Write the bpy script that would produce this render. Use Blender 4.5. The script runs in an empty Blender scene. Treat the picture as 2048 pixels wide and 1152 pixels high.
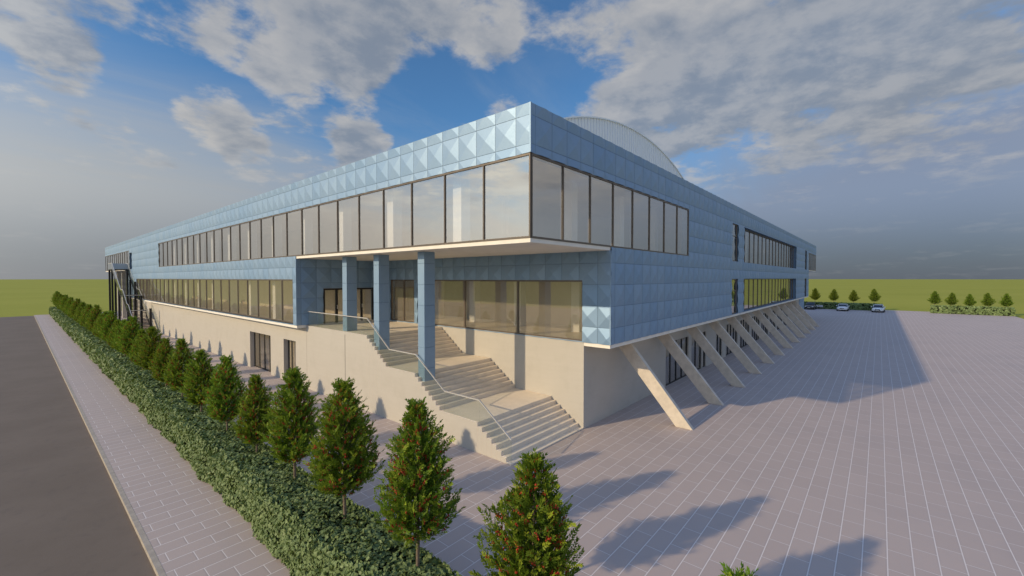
import bpy, bmesh, math, random
import numpy as np
from mathutils import Vector, Matrix
R = math.radians
scene = bpy.context.scene
COL = scene.collection
random.seed(7); rng = np.random.default_rng(11)

# ------------------------------------------------------------------ materials
def mat(name, build):
    m = bpy.data.materials.new(name); m.use_nodes = True
    nt = m.node_tree; nt.nodes.clear()
    out = nt.nodes.new('ShaderNodeOutputMaterial')
    sh = build(nt)
    nt.links.new(sh.outputs[0], out.inputs['Surface'])
    return m
def node(nt, typ, ins=None, **props):
    n = nt.nodes.new(typ)
    for k, v in props.items(): setattr(n, k, v)
    for k, v in (ins or {}).items():
        if isinstance(v, bpy.types.NodeSocket): nt.links.new(v, n.inputs[k])
        elif v is not None: n.inputs[k].default_value = v
    return n
def mth(nt, op, a, b=0.0, c=None, clamp=False):
    n = nt.nodes.new('ShaderNodeMath'); n.operation = op; n.use_clamp = clamp
    for i, v in enumerate((a, b, c)):
        if v is None: continue
        if isinstance(v, bpy.types.NodeSocket): nt.links.new(v, n.inputs[i])
        else: n.inputs[i].default_value = v
    return n.outputs[0]
def mixc(nt, f, a, b, bt='MIX'):
    n = nt.nodes.new('ShaderNodeMix'); n.data_type = 'RGBA'; n.blend_type = bt
    for idx, v in ((0, f), (6, a), (7, b)):
        if isinstance(v, bpy.types.NodeSocket): nt.links.new(v, n.inputs[idx])
        else: n.inputs[idx].default_value = v if idx == 0 else (*v, 1) if len(v) == 3 else v
    return n.outputs[2]
def rng_map(nt, v, a, b, c=0.0, d=1.0, smooth=True):
    n = nt.nodes.new('ShaderNodeMapRange'); n.interpolation_type = 'SMOOTHSTEP' if smooth else 'LINEAR'; n.clamp = True
    nt.links.new(v, n.inputs[0])
    for i, x in enumerate((a, b, c, d)): n.inputs[i + 1].default_value = x
    return n.outputs[0]
def noise(nt, vec, scale, detail=4, rough=.55, dist=0.0):
    n = node(nt, 'ShaderNodeTexNoise', {'Scale': scale, 'Detail': detail, 'Roughness': rough, 'Distortion': dist})
    if vec is not None: nt.links.new(vec, n.inputs['Vector'])
    return n.outputs['Fac']
def objco(nt): return nt.nodes.new('ShaderNodeTexCoord').outputs['Object']
def geopos(nt): return nt.nodes.new('ShaderNodeNewGeometry').outputs['Position']
def c4(c): return (*c, 1.0)

def simple(name, col, rough=.6, spec=.4, metal=0.0, var=.0, vscale=3.0, coat=0.0, bump=0.0, bscale=40):
    def b(nt):
        p = node(nt, 'ShaderNodeBsdfPrincipled', {'Roughness': rough, 'Specular IOR Level': spec, 'Metallic': metal, 'Coat Weight': coat})
        if var > 0:
            f = noise(nt, geopos(nt), vscale, 5, .6)
            f = rng_map(nt, f, .3, .7)
            col2 = mixc(nt, f, tuple(x * (1 - var) for x in col), tuple(min(1, x * (1 + var)) for x in col))
            nt.links.new(col2, p.inputs['Base Color'])
        else: p.inputs['Base Color'].default_value = c4(col)
        if bump > 0:
            bn = node(nt, 'ShaderNodeBump', {'Strength': bump, 'Distance': .01, 'Height': noise(nt, geopos(nt), bscale, 4)})
            nt.links.new(bn.outputs[0], p.inputs['Normal'])
        return p
    return mat(name, b)

def m_plaster(nt):
    pos = geopos(nt)
    mp = node(nt, 'ShaderNodeMapping', {'Vector': pos, 'Scale': (.3, .3, 3.4)})
    f1 = noise(nt, mp.outputs[0], 2.0, 5, .6)
    f2 = noise(nt, pos, 1.1, 6, .65)
    f3 = noise(nt, pos, 60, 3, .6)
    c = mixc(nt, rng_map(nt, f1, .25, .75), (.466, .436, .392), (.482, .452, .408))
    c = mixc(nt, mth(nt, 'MULTIPLY', rng_map(nt, f2, .45, .75), .35), c, (.40, .37, .32))
    p = node(nt, 'ShaderNodeBsdfPrincipled', {'Base Color': c, 'Roughness': .75, 'Specular IOR Level': .25})
    bn = node(nt, 'ShaderNodeBump', {'Strength': .10, 'Distance': .01, 'Height': mth(nt, 'ADD', f1, mth(nt, 'MULTIPLY', f3, .5))})
    nt.links.new(bn.outputs[0], p.inputs['Normal'])
    return p
def m_panel(nt):
    pos = geopos(nt)
    f = noise(nt, pos, .9, 6, .65)
    mp = node(nt, 'ShaderNodeMapping', {'Vector': pos, 'Scale': (5, 5, .35)})
    f2 = noise(nt, mp.outputs[0], 1.0, 5, .6)
    fine = noise(nt, pos, 14, 5, .7)
    at = node(nt, 'ShaderNodeAttribute', None, attribute_name='tint').outputs['Fac']
    c = mixc(nt, rng_map(nt, f, .3, .7), (.222, .334, .478), (.246, .360, .508))
    c = mixc(nt, mth(nt, 'MULTIPLY', rng_map(nt, f2, .35, .8), .30), c, (.26, .375, .52))
    c = mixc(nt, at, c, (.195, .315, .48))
    c = mixc(nt, mth(nt, 'MULTIPLY', rng_map(nt, fine, .52, .78), .35), c, (.175, .285, .44))
    r = mth(nt, 'MULTIPLY_ADD', fine, .10, .46)
    p = node(nt, 'ShaderNodeBsdfPrincipled', {'Base Color': c, 'Roughness': r, 'Specular IOR Level': .55, 'Metallic': .36})
    return p
def m_paving(nt):
    pos = geopos(nt)
    sx = nt.nodes.new('ShaderNodeSeparateXYZ'); nt.links.new(pos, sx.inputs[0])
    BW, RH = .944, .4655
    v = mth(nt, 'DIVIDE', mth(nt, 'SUBTRACT', sx.outputs[1], .3815), RH)
    row = mth(nt, 'FLOOR', v)
    vf = mth(nt, 'SUBTRACT', v, row)
    par = mth(nt, 'MULTIPLY', mth(nt, 'FLOORED_MODULO', row, 2.0), .5)
    u = mth(nt, 'ADD', mth(nt, 'DIVIDE', mth(nt, 'SUBTRACT', sx.outputs[0], -7.78), BW), par)
    ui = mth(nt, 'FLOOR', u); uf = mth(nt, 'SUBTRACT', u, ui)
    def edge(f, size, w):
        d = mth(nt, 'MULTIPLY', mth(nt, 'MINIMUM', f, mth(nt, 'SUBTRACT', 1.0, f)), size)
        return rng_map(nt, d, w * .75, w * 1.25, 1.0, 0.0)
    j = mth(nt, 'MAXIMUM', edge(vf, RH, .0115), edge(uf, BW, .0090))
    # dark worn rim beside each joint
    def rim(f, size, w):
        d = mth(nt, 'MULTIPLY', mth(nt, 'MINIMUM', f, mth(nt, 'SUBTRACT', 1.0, f)), size)
        return rng_map(nt, d, .012, w, 1.0, 0.0)
    rm = mth(nt, 'MAXIMUM', rim(vf, RH, .045), rim(uf, BW, .04))
    cmb = nt.nodes.new('ShaderNodeCombineXYZ'); nt.links.new(ui, cmb.inputs[0]); nt.links.new(row, cmb.inputs[1])
    wn = node(nt, 'ShaderNodeTexWhiteNoise', {'Vector': cmb.outputs[0]}, noise_dimensions='3D')
    g = noise(nt, pos, 90, 4, .7); g2 = noise(nt, pos, 7, 5, .6); g3 = noise(nt, pos, .22, 5, .6)
    c = mixc(nt, wn.outputs['Value'], (.458, .374, .334), (.488, .399, .356))
    c = mixc(nt, mth(nt, 'MULTIPLY', rng_map(nt, g, .35, .7), .5), c, (.35, .292, .272))
    c = mixc(nt, mth(nt, 'MULTIPLY', rng_map(nt, g2, .4, .75), .30), c, (.42, .375, .365))
    c = mixc(nt, mth(nt, 'MULTIPLY', rng_map(nt, g3, .45, .7), .22), c, (.31, .272, .268))
    c = mixc(nt, mth(nt, 'MULTIPLY', rm, .22), c, (.26, .225, .225))
    c = mixc(nt, j, c, (.67, .615, .585))
    p = node(nt, 'ShaderNodeBsdfPrincipled', {'Base Color': c, 'Roughness': .62, 'Specular IOR Level': .35})
    h = mth(nt, 'SUBTRACT', mth(nt, 'MULTIPLY', g, .35), mth(nt, 'MULTIPLY', rm, .6))
    bn = node(nt, 'ShaderNodeBump', {'Strength': .35, 'Distance': .006, 'Height': h})
    nt.links.new(bn.outputs[0], p.inputs['Normal'])
    return p
def m_asphalt(nt):
    pos = geopos(nt)
    a = noise(nt, pos, .35, 6, .6); b = noise(nt, pos, 55, 4, .7); s = noise(nt, pos, 3, 5, .65)
    c = mixc(nt, rng_map(nt, a, .3, .7), (.142, .112, .086), (.166, .132, .104))
    c = mixc(nt, mth(nt, 'MULTIPLY', rng_map(nt, b, .45, .75), .6), c, (.17, .15, .137))
    c = mixc(nt, mth(nt, 'MULTIPLY', rng_map(nt, s, .5, .8), .4), c, (.092, .08, .073))
    p = node(nt, 'ShaderNodeBsdfPrincipled', {'Base Color': c, 'Roughness': .8, 'Specular IOR Level': .3})
    bn = node(nt, 'ShaderNodeBump', {'Strength': .5, 'Distance': .006, 'Height': b})
    nt.links.new(bn.outputs[0], p.inputs['Normal'])
    return p
def m_grass(nt):
    pos = geopos(nt)
    a = noise(nt, pos, .02, 6, .6); b = noise(nt, pos, .35, 6, .7); d = noise(nt, pos, 6, 4, .7)
    c = mixc(nt, rng_map(nt, a, .3, .7), (.29, .298, .046), (.33, .328, .056))
    c = mixc(nt, mth(nt, 'MULTIPLY', rng_map(nt, b, .4, .75), .35), c, (.245, .275, .042))
    c = mixc(nt, mth(nt, 'MULTIPLY', rng_map(nt, d, .45, .75), .45), c, (.21, .24, .036))
    p = node(nt, 'ShaderNodeBsdfPrincipled', {'Base Color': c, 'Roughness': .9, 'Specular IOR Level': .1})
    return p
def m_glass(base, tint, film=0.0, fcol=(.5, .45, .37)):
    def b(nt):
        lw = node(nt, 'ShaderNodeLayerWeight', {'Blend': .5})
        f = mth(nt, 'POWER', lw.outputs['Facing'], 4.6)
        f = mth(nt, 'MULTIPLY_ADD', f, .9 - base, base, clamp=True)
        t = node(nt, 'ShaderNodeBsdfTransparent', {'Color': c4(tint)})
        g = node(nt, 'ShaderNodeBsdfGlossy', {'Color': (.95, .95, .94, 1), 'Roughness': 0.0})
        if film > 0:
            df = node(nt, 'ShaderNodeBsdfDiffuse', {'Color': c4(fcol)})
            t = node(nt, 'ShaderNodeMixShader', {0: film, 1: t.outputs[0], 2: df.outputs[0]})
        m = node(nt, 'ShaderNodeMixShader', {0: f, 1: t.outputs[0], 2: g.outputs[0]})
        # a pane is a closed thin box: the film and the mirror sit on the face light enters by, the exit face is clear
        bf = nt.nodes.new('ShaderNodeNewGeometry').outputs['Backfacing']
        return node(nt, 'ShaderNodeMixShader', {0: bf, 1: m.outputs[0], 2: node(nt, 'ShaderNodeBsdfTransparent').outputs[0]})
    return b
def m_leaf(ca, cb, cc, trans=.25, gl=.3):
    def b(nt):
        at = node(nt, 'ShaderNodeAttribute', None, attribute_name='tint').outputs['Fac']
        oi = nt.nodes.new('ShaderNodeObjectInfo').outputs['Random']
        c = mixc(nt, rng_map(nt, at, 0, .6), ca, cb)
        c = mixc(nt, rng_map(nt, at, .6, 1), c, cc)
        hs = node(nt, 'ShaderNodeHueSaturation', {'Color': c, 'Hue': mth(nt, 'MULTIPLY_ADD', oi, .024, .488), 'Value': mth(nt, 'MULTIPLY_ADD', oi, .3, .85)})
        d = node(nt, 'ShaderNodeBsdfPrincipled', {'Base Color': hs.outputs[0], 'Roughness': .45, 'Specular IOR Level': gl})
        t = node(nt, 'ShaderNodeBsdfTranslucent', {'Color': mixc(nt, .6, hs.outputs[0], (.28, .42, .03))})
        return node(nt, 'ShaderNodeMixShader', {0: trans, 1: d.outputs[0], 2: t.outputs[0]})
    return b
M = {}
M['plaster'] = mat('cream plaster', m_plaster)
M['slab'] = simple('pale slab render', (.80, .75, .67), .75, .25, var=.04, vscale=1.5)
M['stone'] = simple('stair stone', (.79, .68, .545), .7, .25, var=.05, vscale=2.0)
M['panel'] = mat('blue faceted panel', m_panel)
M['joint'] = simple('dark panel joint', (.11, .172, .26), .7, .2)
M['paving'] = mat('stone paving', m_paving)
M['asphalt'] = mat('asphalt', m_asphalt)
M['grass'] = mat('grass field', m_grass)
M['kerb'] = simple('kerb stone', (.37, .33, .28), .75, .25, var=.12, vscale=4)
M['glass'] = mat('window glass', m_glass(.40, (.97, .97, .95), .07, (.58, .56, .52)))
M['lowglass'] = mat('lower storey glass', m_glass(.15, (.93, .92, .88), .22, (.60, .535, .43)))
M['clear'] = mat('balustrade glass', m_glass(.10, (.90, .94, .90), .05, (.4, .42, .38)))
M['frame'] = simple('brown metal frame', (.125, .10, .08), .42, .5, .2, var=.1)
M['dark'] = simple('black metal', (.022, .021, .022), .45, .45, .2, var=.15)
M['rail'] = simple('pale metal rail', (.62, .60, .57), .35, .5, .3)
M['inner'] = simple('interior beige wall', (.56, .49, .39), .8, .2, var=.08, vscale=.6)
M['innerfloor'] = simple('interior tile floor', (.58, .52, .43), .35, .4, var=.1, vscale=1.2)
M['innercol'] = simple('white interior column', (.78, .76, .73), .7, .2, var=.03)
M['concrete'] = simple('strut concrete', (.57, .505, .425), .75, .25, var=.10, vscale=3.0, bump=.15, bscale=30)
M['roofing'] = simple('grey roofing', (.32, .33, .35), .8, .2, var=.1)
M['bark'] = simple('grey bark', (.17, .13, .10), .85, .15, var=.3, vscale=25, bump=.5, bscale=60)
M['berry'] = simple('red berry', (.36, .042, .018), .6, .2, var=.35, vscale=9)
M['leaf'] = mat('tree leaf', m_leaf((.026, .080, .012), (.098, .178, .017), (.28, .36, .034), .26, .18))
M['fleaf'] = mat('light tree leaf', m_leaf((.06, .10, .014), (.12, .18, .022), (.19, .26, .03), .3, .12))
M['ivy'] = mat('hedge leaf', m_leaf((.135, .195, .075), (.19, .265, .11), (.25, .325, .14), .12, .15))
M['vault'] = simple('pale ribbed cladding', (.90, .92, .95), .45, .4, var=.03)
M['vaultrib'] = simple('vault seam', (.76, .79, .85), .5, .3)
M['steel'] = simple('door handle steel', (.6, .6, .6), .3, .5, .9)

# ------------------------------------------------------------------ mesh helpers
class MB:
    def __init__(s): s.v = []; s.f = []; s.mi = []; s.t = []; s.cur = 0
    def quad(s, *p, tint=0.0):
        b = len(s.v); s.v += [tuple(q) for q in p]; s.f.append(tuple(range(b, b + len(p)))); s.mi.append(s.cur); s.t += [tint] * len(p)
    def box(s, x0, x1, y0, y1, z0, z1):
        if x0 > x1: x0, x1 = x1, x0
        if y0 > y1: y0, y1 = y1, y0
        b = len(s.v)
        s.v += [(x0, y0, z0), (x1, y0, z0), (x1, y1, z0), (x0, y1, z0), (x0, y0, z1), (x1, y0, z1), (x1, y1, z1), (x0, y1, z1)]
        for f in ((0, 3, 2, 1), (4, 5, 6, 7), (0, 1, 5, 4), (1, 2, 6, 5), (2, 3, 7, 6), (3, 0, 4, 7)):
            s.f.append(tuple(b + i for i in f)); s.mi.append(s.cur)
        s.t += [0.0] * 8
    def prism(s, pts, axis, a0, a1):
        # polygon pts in the two other axes, extruded along axis
        def P(p, a): return {0: (a, p[0], p[1]), 1: (p[0], a, p[1]), 2: (p[0], p[1], a)}[axis]
        n = len(pts); b = len(s.v)
        s.v += [P(p, a0) for p in pts] + [P(p, a1) for p in pts]
        s.f.append(tuple(b + i for i in range(n))); s.f.append(tuple(b + n + i for i in reversed(range(n))))
        s.mi += [s.cur] * (n + 2)
        for i in range(n): s.f.append((b + (i + 1) % n, b + i, b + n + i, b + n + (i + 1) % n))
        s.t += [0.0] * (2 * n)
    def tube(s, pts, rad, n=8):
        # tapered tube along pts; rad list
        rings = []
        for i, p in enumerate(pts):
            p = Vector(p); d = (Vector(pts[min(i + 1, len(pts) - 1)]) - Vector(pts[max(i - 1, 0)])).normalized()
            a = d.orthogonal().normalized(); bb = d.cross(a)
            b = len(s.v)
            for k in range(n):
                th = 2 * math.pi * k / n
                s.v.append(tuple(p + (a * math.cos(th) + bb * math.sin(th)) * rad[i])); s.t.append(0.0)
            rings.append(b)
        for r0, r1 in zip(rings, rings[1:]):
            for k in range(n):
                s.f.append((r0 + k, r0 + (k + 1) % n, r1 + (k + 1) % n, r1 + k)); s.mi.append(s.cur)
        s.f.append(tuple(rings[0] + k for k in reversed(range(n)))); s.mi.append(s.cur)
        s.f.append(tuple(rings[-1] + k for k in range(n))); s.mi.append(s.cur)
    def build(s, name, mats, parent=None, smooth=False, fix=True, bevel=0.0):
        me = bpy.data.meshes.new(name); me.from_pydata(s.v, [], s.f)
        if not isinstance(mats, (list, tuple)): mats = [mats]
        for m in mats: me.materials.append(m)
        if len(mats) > 1: me.polygons.foreach_set('material_index', s.mi)
        if any(s.t):
            a = me.attributes.new('tint', 'FLOAT', 'POINT'); a.data.foreach_set('value', s.t)
        if fix:
            bm = bmesh.new(); bm.from_mesh(me); bmesh.ops.recalc_face_normals(bm, faces=bm.faces); bm.to_mesh(me); bm.free()
        if smooth: me.polygons.foreach_set('use_smooth', [True] * len(me.polygons))
        me.update()
        o = bpy.data.objects.new(name, me); COL.objects.link(o)
        if parent is not None: o.parent = parent
        if bevel > 0:
            bv = o.modifiers.new('edge', 'BEVEL'); bv.width = bevel; bv.segments = 2; bv.limit_method = 'ANGLE'
        return o
def tag(o, label=None, cat=None, group=None, kind=None):
    if label: o['label'] = label
    if cat: o['category'] = cat
    if group: o['group'] = group
    if kind: o['kind'] = kind
    return o
def thing(name, label, cat, loc=(0, 0, 0), rz=0.0, group=None):
    o = bpy.data.objects.new(name, None); COL.objects.link(o); o.empty_display_size = .3
    o.location = loc; o.rotation_euler = (0, 0, rz)
    return tag(o, label, cat, group)
def one(name, m, parent, *boxes, bevel=0.0):
    b = MB()
    for x in boxes: b.box(*x)
    return b.build(name, m, parent, bevel=bevel)

# ------------------------------------------------------------------ ground
b = MB(); b.quad((-4000, -4000, -.13), (4000, -4000, -.13), (4000, 4000, -.13), (-4000, 4000, -.13))
tag(b.build('grass_field', M['grass'], fix=False), 'flat yellow green grass field reaching the horizon', kind='structure')
b = MB(); b.quad((-60, -60, -.12), (-9.0, -60, -.12), (-9.0, 108.9, -.12), (-60, 108.9, -.12))
tag(b.build('road', M['asphalt'], fix=False), 'plain dark asphalt road beside the pavement', kind='structure')
b = MB(); b.box(-8.88, 109.5, -27.0, 108.9, -.2, 0.0)
tag(b.build('paving', M['paving']), 'pinkish grey stone paving with pale joints round the hall', kind='structure')
b = MB()
y = -40.0
while y < 108.9:
    b.box(-9.0, -8.883, y, min(y + .995, 108.9), -.2, .003); y += 1.0
tag(b.build('kerb', M['kerb']), 'pale kerb between road and pavement', kind='structure')

# ------------------------------------------------------------------ the hall
hall = thing('exhibition_hall', 'long two storey hall with blue faceted panels and ribbon windows on cream plinth', 'building', (30, 40, 0))
HP = Vector((30, 40, 0))
_build = MB.build
def hb(mb, name, m, parent=None, **k):
    """build a part of the hall: the mesh is written in world coordinates, its origin put at the hall's base"""
    if parent is None:
        mb.v = [(x - 30, y - 40, z) for x, y, z in mb.v]
        return _build(mb, name, m, hall, **k)
    mb.v = [(x - 30, y - 40, z) for x, y, z in mb.v]
    return _build(mb, name, m, parent, **k)
ROOF, WT, WB, SB = 12.48, 10.875, 8.09, 7.95       # roof edge, upper window head, sill, slab underside
LT, LB, LS = 6.70, 3.95, 3.75                      # lower window head, sill, slab underside
PW, PX0, PY0, PZ0 = .9405, .255, .61, 4.615        # panel module and offsets
PH = .9365
def mapper(side, c):
    if side == 'L': return lambda u, d, z: (c - d, u, z)       # faces -X, u runs along Y
    return lambda u, d, z: (u, c - d, z)                        # faces -Y, u runs along X
def clip(poly, ax, lim, keep_less):
    out = []
    for i in range(len(poly)):
        p, q = poly[i], poly[(i + 1) % len(poly)]
        ip = (p[ax] <= lim) if keep_less else (p[ax] >= lim); iq = (q[ax] <= lim) if keep_less else (q[ax] >= lim)
        if ip: out.append(p)
        if ip != iq:
            t = (lim - p[ax]) / (q[ax] - p[ax]); out.append(tuple(p[k] + t * (q[k] - p[k]) for k in range(3)))
    return out
def cladding(side, c, regions, holes, u0off, thick=.42, depth=.062, gap=.006, name='cladding', body=True):
    us = sorted({r[i] for r in regions + holes for i in (0, 1)}); zs = sorted({r[i] for r in regions + holes for i in (2, 3)})
    inside = lambda u, z, rs: any(r[0] < u < r[1] and r[2] < z < r[3] for r in rs)
    rects = []
    for z0, z1 in zip(zs, zs[1:]):
        run = None
        for a, e in zip(us, us[1:]):
            ok = inside((a + e) / 2, (z0 + z1) / 2, regions) and not inside((a + e) / 2, (z0 + z1) / 2, holes)
            if ok: run = [run[0], e] if run else [a, e]
            if run and (not ok or e == us[-1]): rects.append((run[0], run[1], z0, z1)); run = None
    f = mapper(side, c); mb = MB(); bk = MB(); tints = {}
    for a, e, z0, z1 in rects:
        if body:
            p, q = f(a, -.02, z0), f(e, -thick, z1); bk.box(p[0], q[0], p[1], q[1], p[2], q[2])
        for i in range(int(math.floor((a - u0off) / PW)), int(math.ceil((e - u0off) / PW))):
            for k in range(int(math.floor((z0 - PZ0) / PH)), int(math.ceil((z1 - PZ0) / PH))):
                ua, ub = u0off + i * PW + gap, u0off + (i + 1) * PW - gap; za, zb = PZ0 + k * PH + gap, PZ0 + (k + 1) * PH - gap
                mid = ((ua + ub) / 2, (za + zb) / 2, depth)
                cs = [(ua, za, 0), (ub, za, 0), (ub, zb, 0), (ua, zb, 0)]
                tn = tints.setdefault((i, k), random.random() ** 2 * .8 + .01)
                for t in range(4):
                    poly = [cs[t], cs[(t + 1) % 4], mid]
                    for ax, lim, less in ((0, a, False), (0, e, True), (1, z0, False), (1, z1, True)):
                        if poly: poly = clip(poly, ax, lim, less)
                    if len(poly) >= 3:
                        pts = [f(u, d + .012, z) for u, z, d in poly]
                        if side == 'L': pts.reverse()
                        mb.quad(*pts, tint=tn)
    o = hb(mb, name, M['panel'], fix=False)
    if body: hb(bk, 'wall_lining', M['joint'], o)
    return o
def window(side, c, u0, u1, z0, z1, mull, recess=0.0, name='ribbon_window', panes=True, gm='glass', fw=.075, mw=.045, m='frame', sill=.07, depth=.10):
    f = mapper(side, c)
    def bx(mb, ua, ub, da, db, za, zb):
        p, q = f(ua, da, za), f(ub, db, zb); mb.box(p[0], q[0], p[1], q[1], p[2], q[2])
    mb = MB(); d0, d1 = -recess + .015, -recess - depth
    bx(mb, u0, u1, d0, d1, z1 - fw, z1); bx(mb, u0, u1, d0, d1, z0, z0 + sill)
    bx(mb, u0, u0 + .05, d0, d1, z0 + sill, z1 - fw); bx(mb, u1 - .05, u1, d0, d1, z0 + sill, z1 - fw)
    for x in mull: bx(mb, x - mw / 2, x + mw / 2, d0 + .004, d1, z0 + sill, z1 - fw)
    w = hb(mb, name, M[m])
    edges = [u0 + .05 - mw / 2] + list(mull) + [u1 - .05 + mw / 2]
    g = MB()
    for a, e in zip(edges, edges[1:]):
        p = MB() if panes else g
        bx(p, a + mw / 2, e - mw / 2, d0 - .04, d0 - .052, z0 + sill, z1 - fw)
        if panes: hb(p, 'pane', M[gm], w)
    if not panes: hb(g, 'glazing', M[gm], w)
    return w
def steps_to(a, e, s): 
    n = max(1, int(round((e - a) / s))); return [a + (e - a) * i / n for i in range(1, n)]

# -- slabs
s = MB(); s.box(0, 5.5, 0, 17.9, SB, WB - .002); s.box(5.5, 82.6, .02, 17.9, SB, WB - .002); s.box(.02, 82.6, 17.9, 77.5, SB, WB - .002); s.box(0, 82.6, 77.5, 101.5, SB, WB - .002)
hb(s, 'floor_slab', M['slab'])
s = MB(); s.box(5.5, 72.6, 0, 1.285, LS, 3.915); s.box(5.93, 72.6, 1.285, 17.9, LS, 3.915); s.box(0, 72.6, 17.9, 77.5, LS, 3.915)
hb(s, 'floor_slab', M['slab'])
s = MB(); s.box(.35, 82.3, .35, 101.2, 12.1, 12.28)
hb(s, 'roof_slab', M['roofing'])
s = MB(); s.box(0, 82.6, 0, .34, ROOF, ROOF + .025); s.box(0, .34, .34, 101.5, ROOF, ROOF + .025); s.box(.34, 82.6, 101.16, 101.5, ROOF, ROOF + .025); s.box(82.26, 82.6, .34, 101.16, ROOF, ROOF + .025)
hb(s, 'roof_coping', simple('blue coping', (.22, .33, .43), .4, .5))
# -- cladding, the lit long side
cladding('L', 0, [(-.012, 101.5, 8.09, ROOF), (17.9 - .012, 77.5, 3.91, 8.09)],
         [(-.012, 55.6, WB, WT), (73.44, 75.4, 8.1, 10.5), (75.7, 101.5, WB, WT), (18.4, 70.3, LB, LT)], PY0, depth=.040)
# -- cladding, the shaded long side
cladding('R', 0, [(-.012, 82.6, 8.09, ROOF), (5.488, 72.6, 3.91, 8.09)],
         [(-.012, 15.25, WB, WT), (25.15, 26.97, 8.1, 11.05), (25.15, 26.97, 3.95, 6.72), (28.97, 58.72, 8.1, 11.07), (28.97, 58.72, 3.95, 6.73),
          (67.7, 69.8, 8.1, 11.05), (67.7, 69.8, 3.95, 6.72), (71.9, 82.6, WB, WT)], PX0, depth=.060)
# -- cladding inside the entrance recess
cladding('L', 5.5, [(-.012, 17.9, 3.91, SB)], [(1.36, 13.35, LB, 6.68), (13.71, 16.3, LB, 6.68)], PY0 - .012, thick=.3, depth=.070)
cladding('R', 17.9, [(-.012, 5.5, 3.91, SB)], [(1.6, 5.12, 3.91, 6.13)], PX0, thick=.3)
# -- folded corner strips
for cx_, cy_, z0, z1 in ((0, 0, WT, ROOF), (0, 17.9, 3.915, SB - .003), (5.5, 0, 3.915, SB - .003)):
    s = MB(); s.box(cx_ - .055, cx_ - .002, cy_ - .055, cy_ - .002, z0, z1); hb(s, 'corner_strip', M['panel'])
# -- plain far ends
s = MB(); s.box(82.3, 82.6, .3, 101.2, WB, ROOF); s.box(.3, 82.6, 101.2, 101.5, WT, ROOF); s.box(72.3, 72.6, .3, 77.2, 3.915, SB); s.box(.3, 72.6, 77.2, 77.5, 3.915, SB)
hb(s, 'end_wall', M['panel'])
# -- ribbon windows
window('L', 0, 0.0, 55.6, WB, WT, steps_to(0.0, 55.6, 2.138))
window('L', 0, 18.4, 70.3, LB + .06, LT, [20.09 + 2.07 * i for i in range(25) if 20.09 + 2.07 * i < 69.8], gm='lowglass')
window('R', 0, 0.06, 15.25, WB, WT, [1.92 + 1.908 * i for i in range(7)])
window('L', 0, 75.7, 101.5, WB, WT, steps_to(75.7, 101.5, 2.15), panes=False)
window('R', 0, 71.9, 82.6, WB, WT, steps_to(71.9, 82.6, 1.78), panes=False)
window('R', 0, 28.97, 58.72, 8.1, 11.07, steps_to(28.97, 58.72, 1.86), recess=.33)
window('R', 0, 28.97, 58.72, 3.95, 6.73, steps_to(28.97, 58.72, 1.86), recess=.33)
for a, e in ((25.15, 26.97), (67.7, 69.8)):
    for z0, z1 in ((8.1, 11.05), (3.95, 6.72)):
        w = window('R', 0, a, e, z0, z1, [], recess=.07, name='slit_window', panes=False)
        q = MB(); q.box(a + .05, e - .05, .06, .13, z1 - .98, z1 - .92); hb(q, 'transom', M['frame'], w)
window('L', 0, 73.44, 75.4, 8.1, 10.5, [74.4], recess=.24, name='slit_window', panes=False)
# -- entrance recess glazing
window('L', 5.5, 1.36, 13.35, LB, 6.68, [5.17, 9.08], recess=.02, mw=.09, sill=.06, gm='lowglass')
window('L', 5.5, 13.71, 16.3, LB, 6.68, [14.87], recess=.02, mw=.09, sill=.06, gm='lowglass')
# -- entrance doors
d = MB()
for a, e in ((1.62, 1.72), (2.42, 2.56), (3.28, 3.40), (4.18, 4.30), (5.02, 5.11)): d.box(a, e, 17.86, 17.98, 3.90, 6.02)
d.box(1.62, 5.11, 17.855, 17.985, 6.02, 6.12)
dr = hb(d, 'entrance_door', M['dark'])
for a, e in ((1.72, 2.42), (2.56, 3.28), (3.40, 4.18), (4.30, 5.02)):
    q = MB(); q.box(a, e, 17.91, 17.925, 3.93, 6.02); hb(q, 'door_pane', M['lowglass'], dr)
for x in (2.49, 4.24):
    q = MB(); q.box(x - .02, x + .02, 17.79, 17.82, 4.80, 5.05); q.box(x - .015, x + .015, 17.82, 17.86, 4.82, 4.85); q.box(x - .015, x + .015, 17.82, 17.86, 5.0, 5.03)
    hb(q, 'door_handle', M['steel'], dr)
# -- plinth (lit side)
X0 = .557
s = MB()
ops = [(19.48, 21.37), (23.61, 27.64)]
ys = [17.9] + [v for o_ in ops for v in o_] + [64.2]
for a, e in zip(ys[::2], ys[1::2]): s.box(X0, X0 + .42, a, e, 0, LS)
for a, e in ops: s.box(X0, X0 + .42, a, e, 2.74, LS)
s.box(X0 + .42, 6.0, 63.8, 64.2, 0, LS)
s.box(3.0, 3.4, 64.2, 96, 0, LS)
for yy in (79.0, 84.2, 89.4, 94.6): s.box(.8, 1.3, yy, yy + .5, 0, 7.95 if yy > 77.5 else LS)
hb(s, 'plinth_wall', M['plaster'])
for a, e, mm in ((19.48, 21.37, [20.0, 20.83]), (23.61, 27.64, [24.6, 25.6, 26.6])):
    window('L', X0, a, e, 0.02, 2.74, mm, recess=.30, name='plinth_window', panes=False, gm='lowglass', m='dark', fw=.06, sill=.06)
# recessed blue wall under the far overhang
cladding('L', 4.0, [(77.5, 99, 3.75, SB)], [], PY0, name='cladding')
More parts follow.
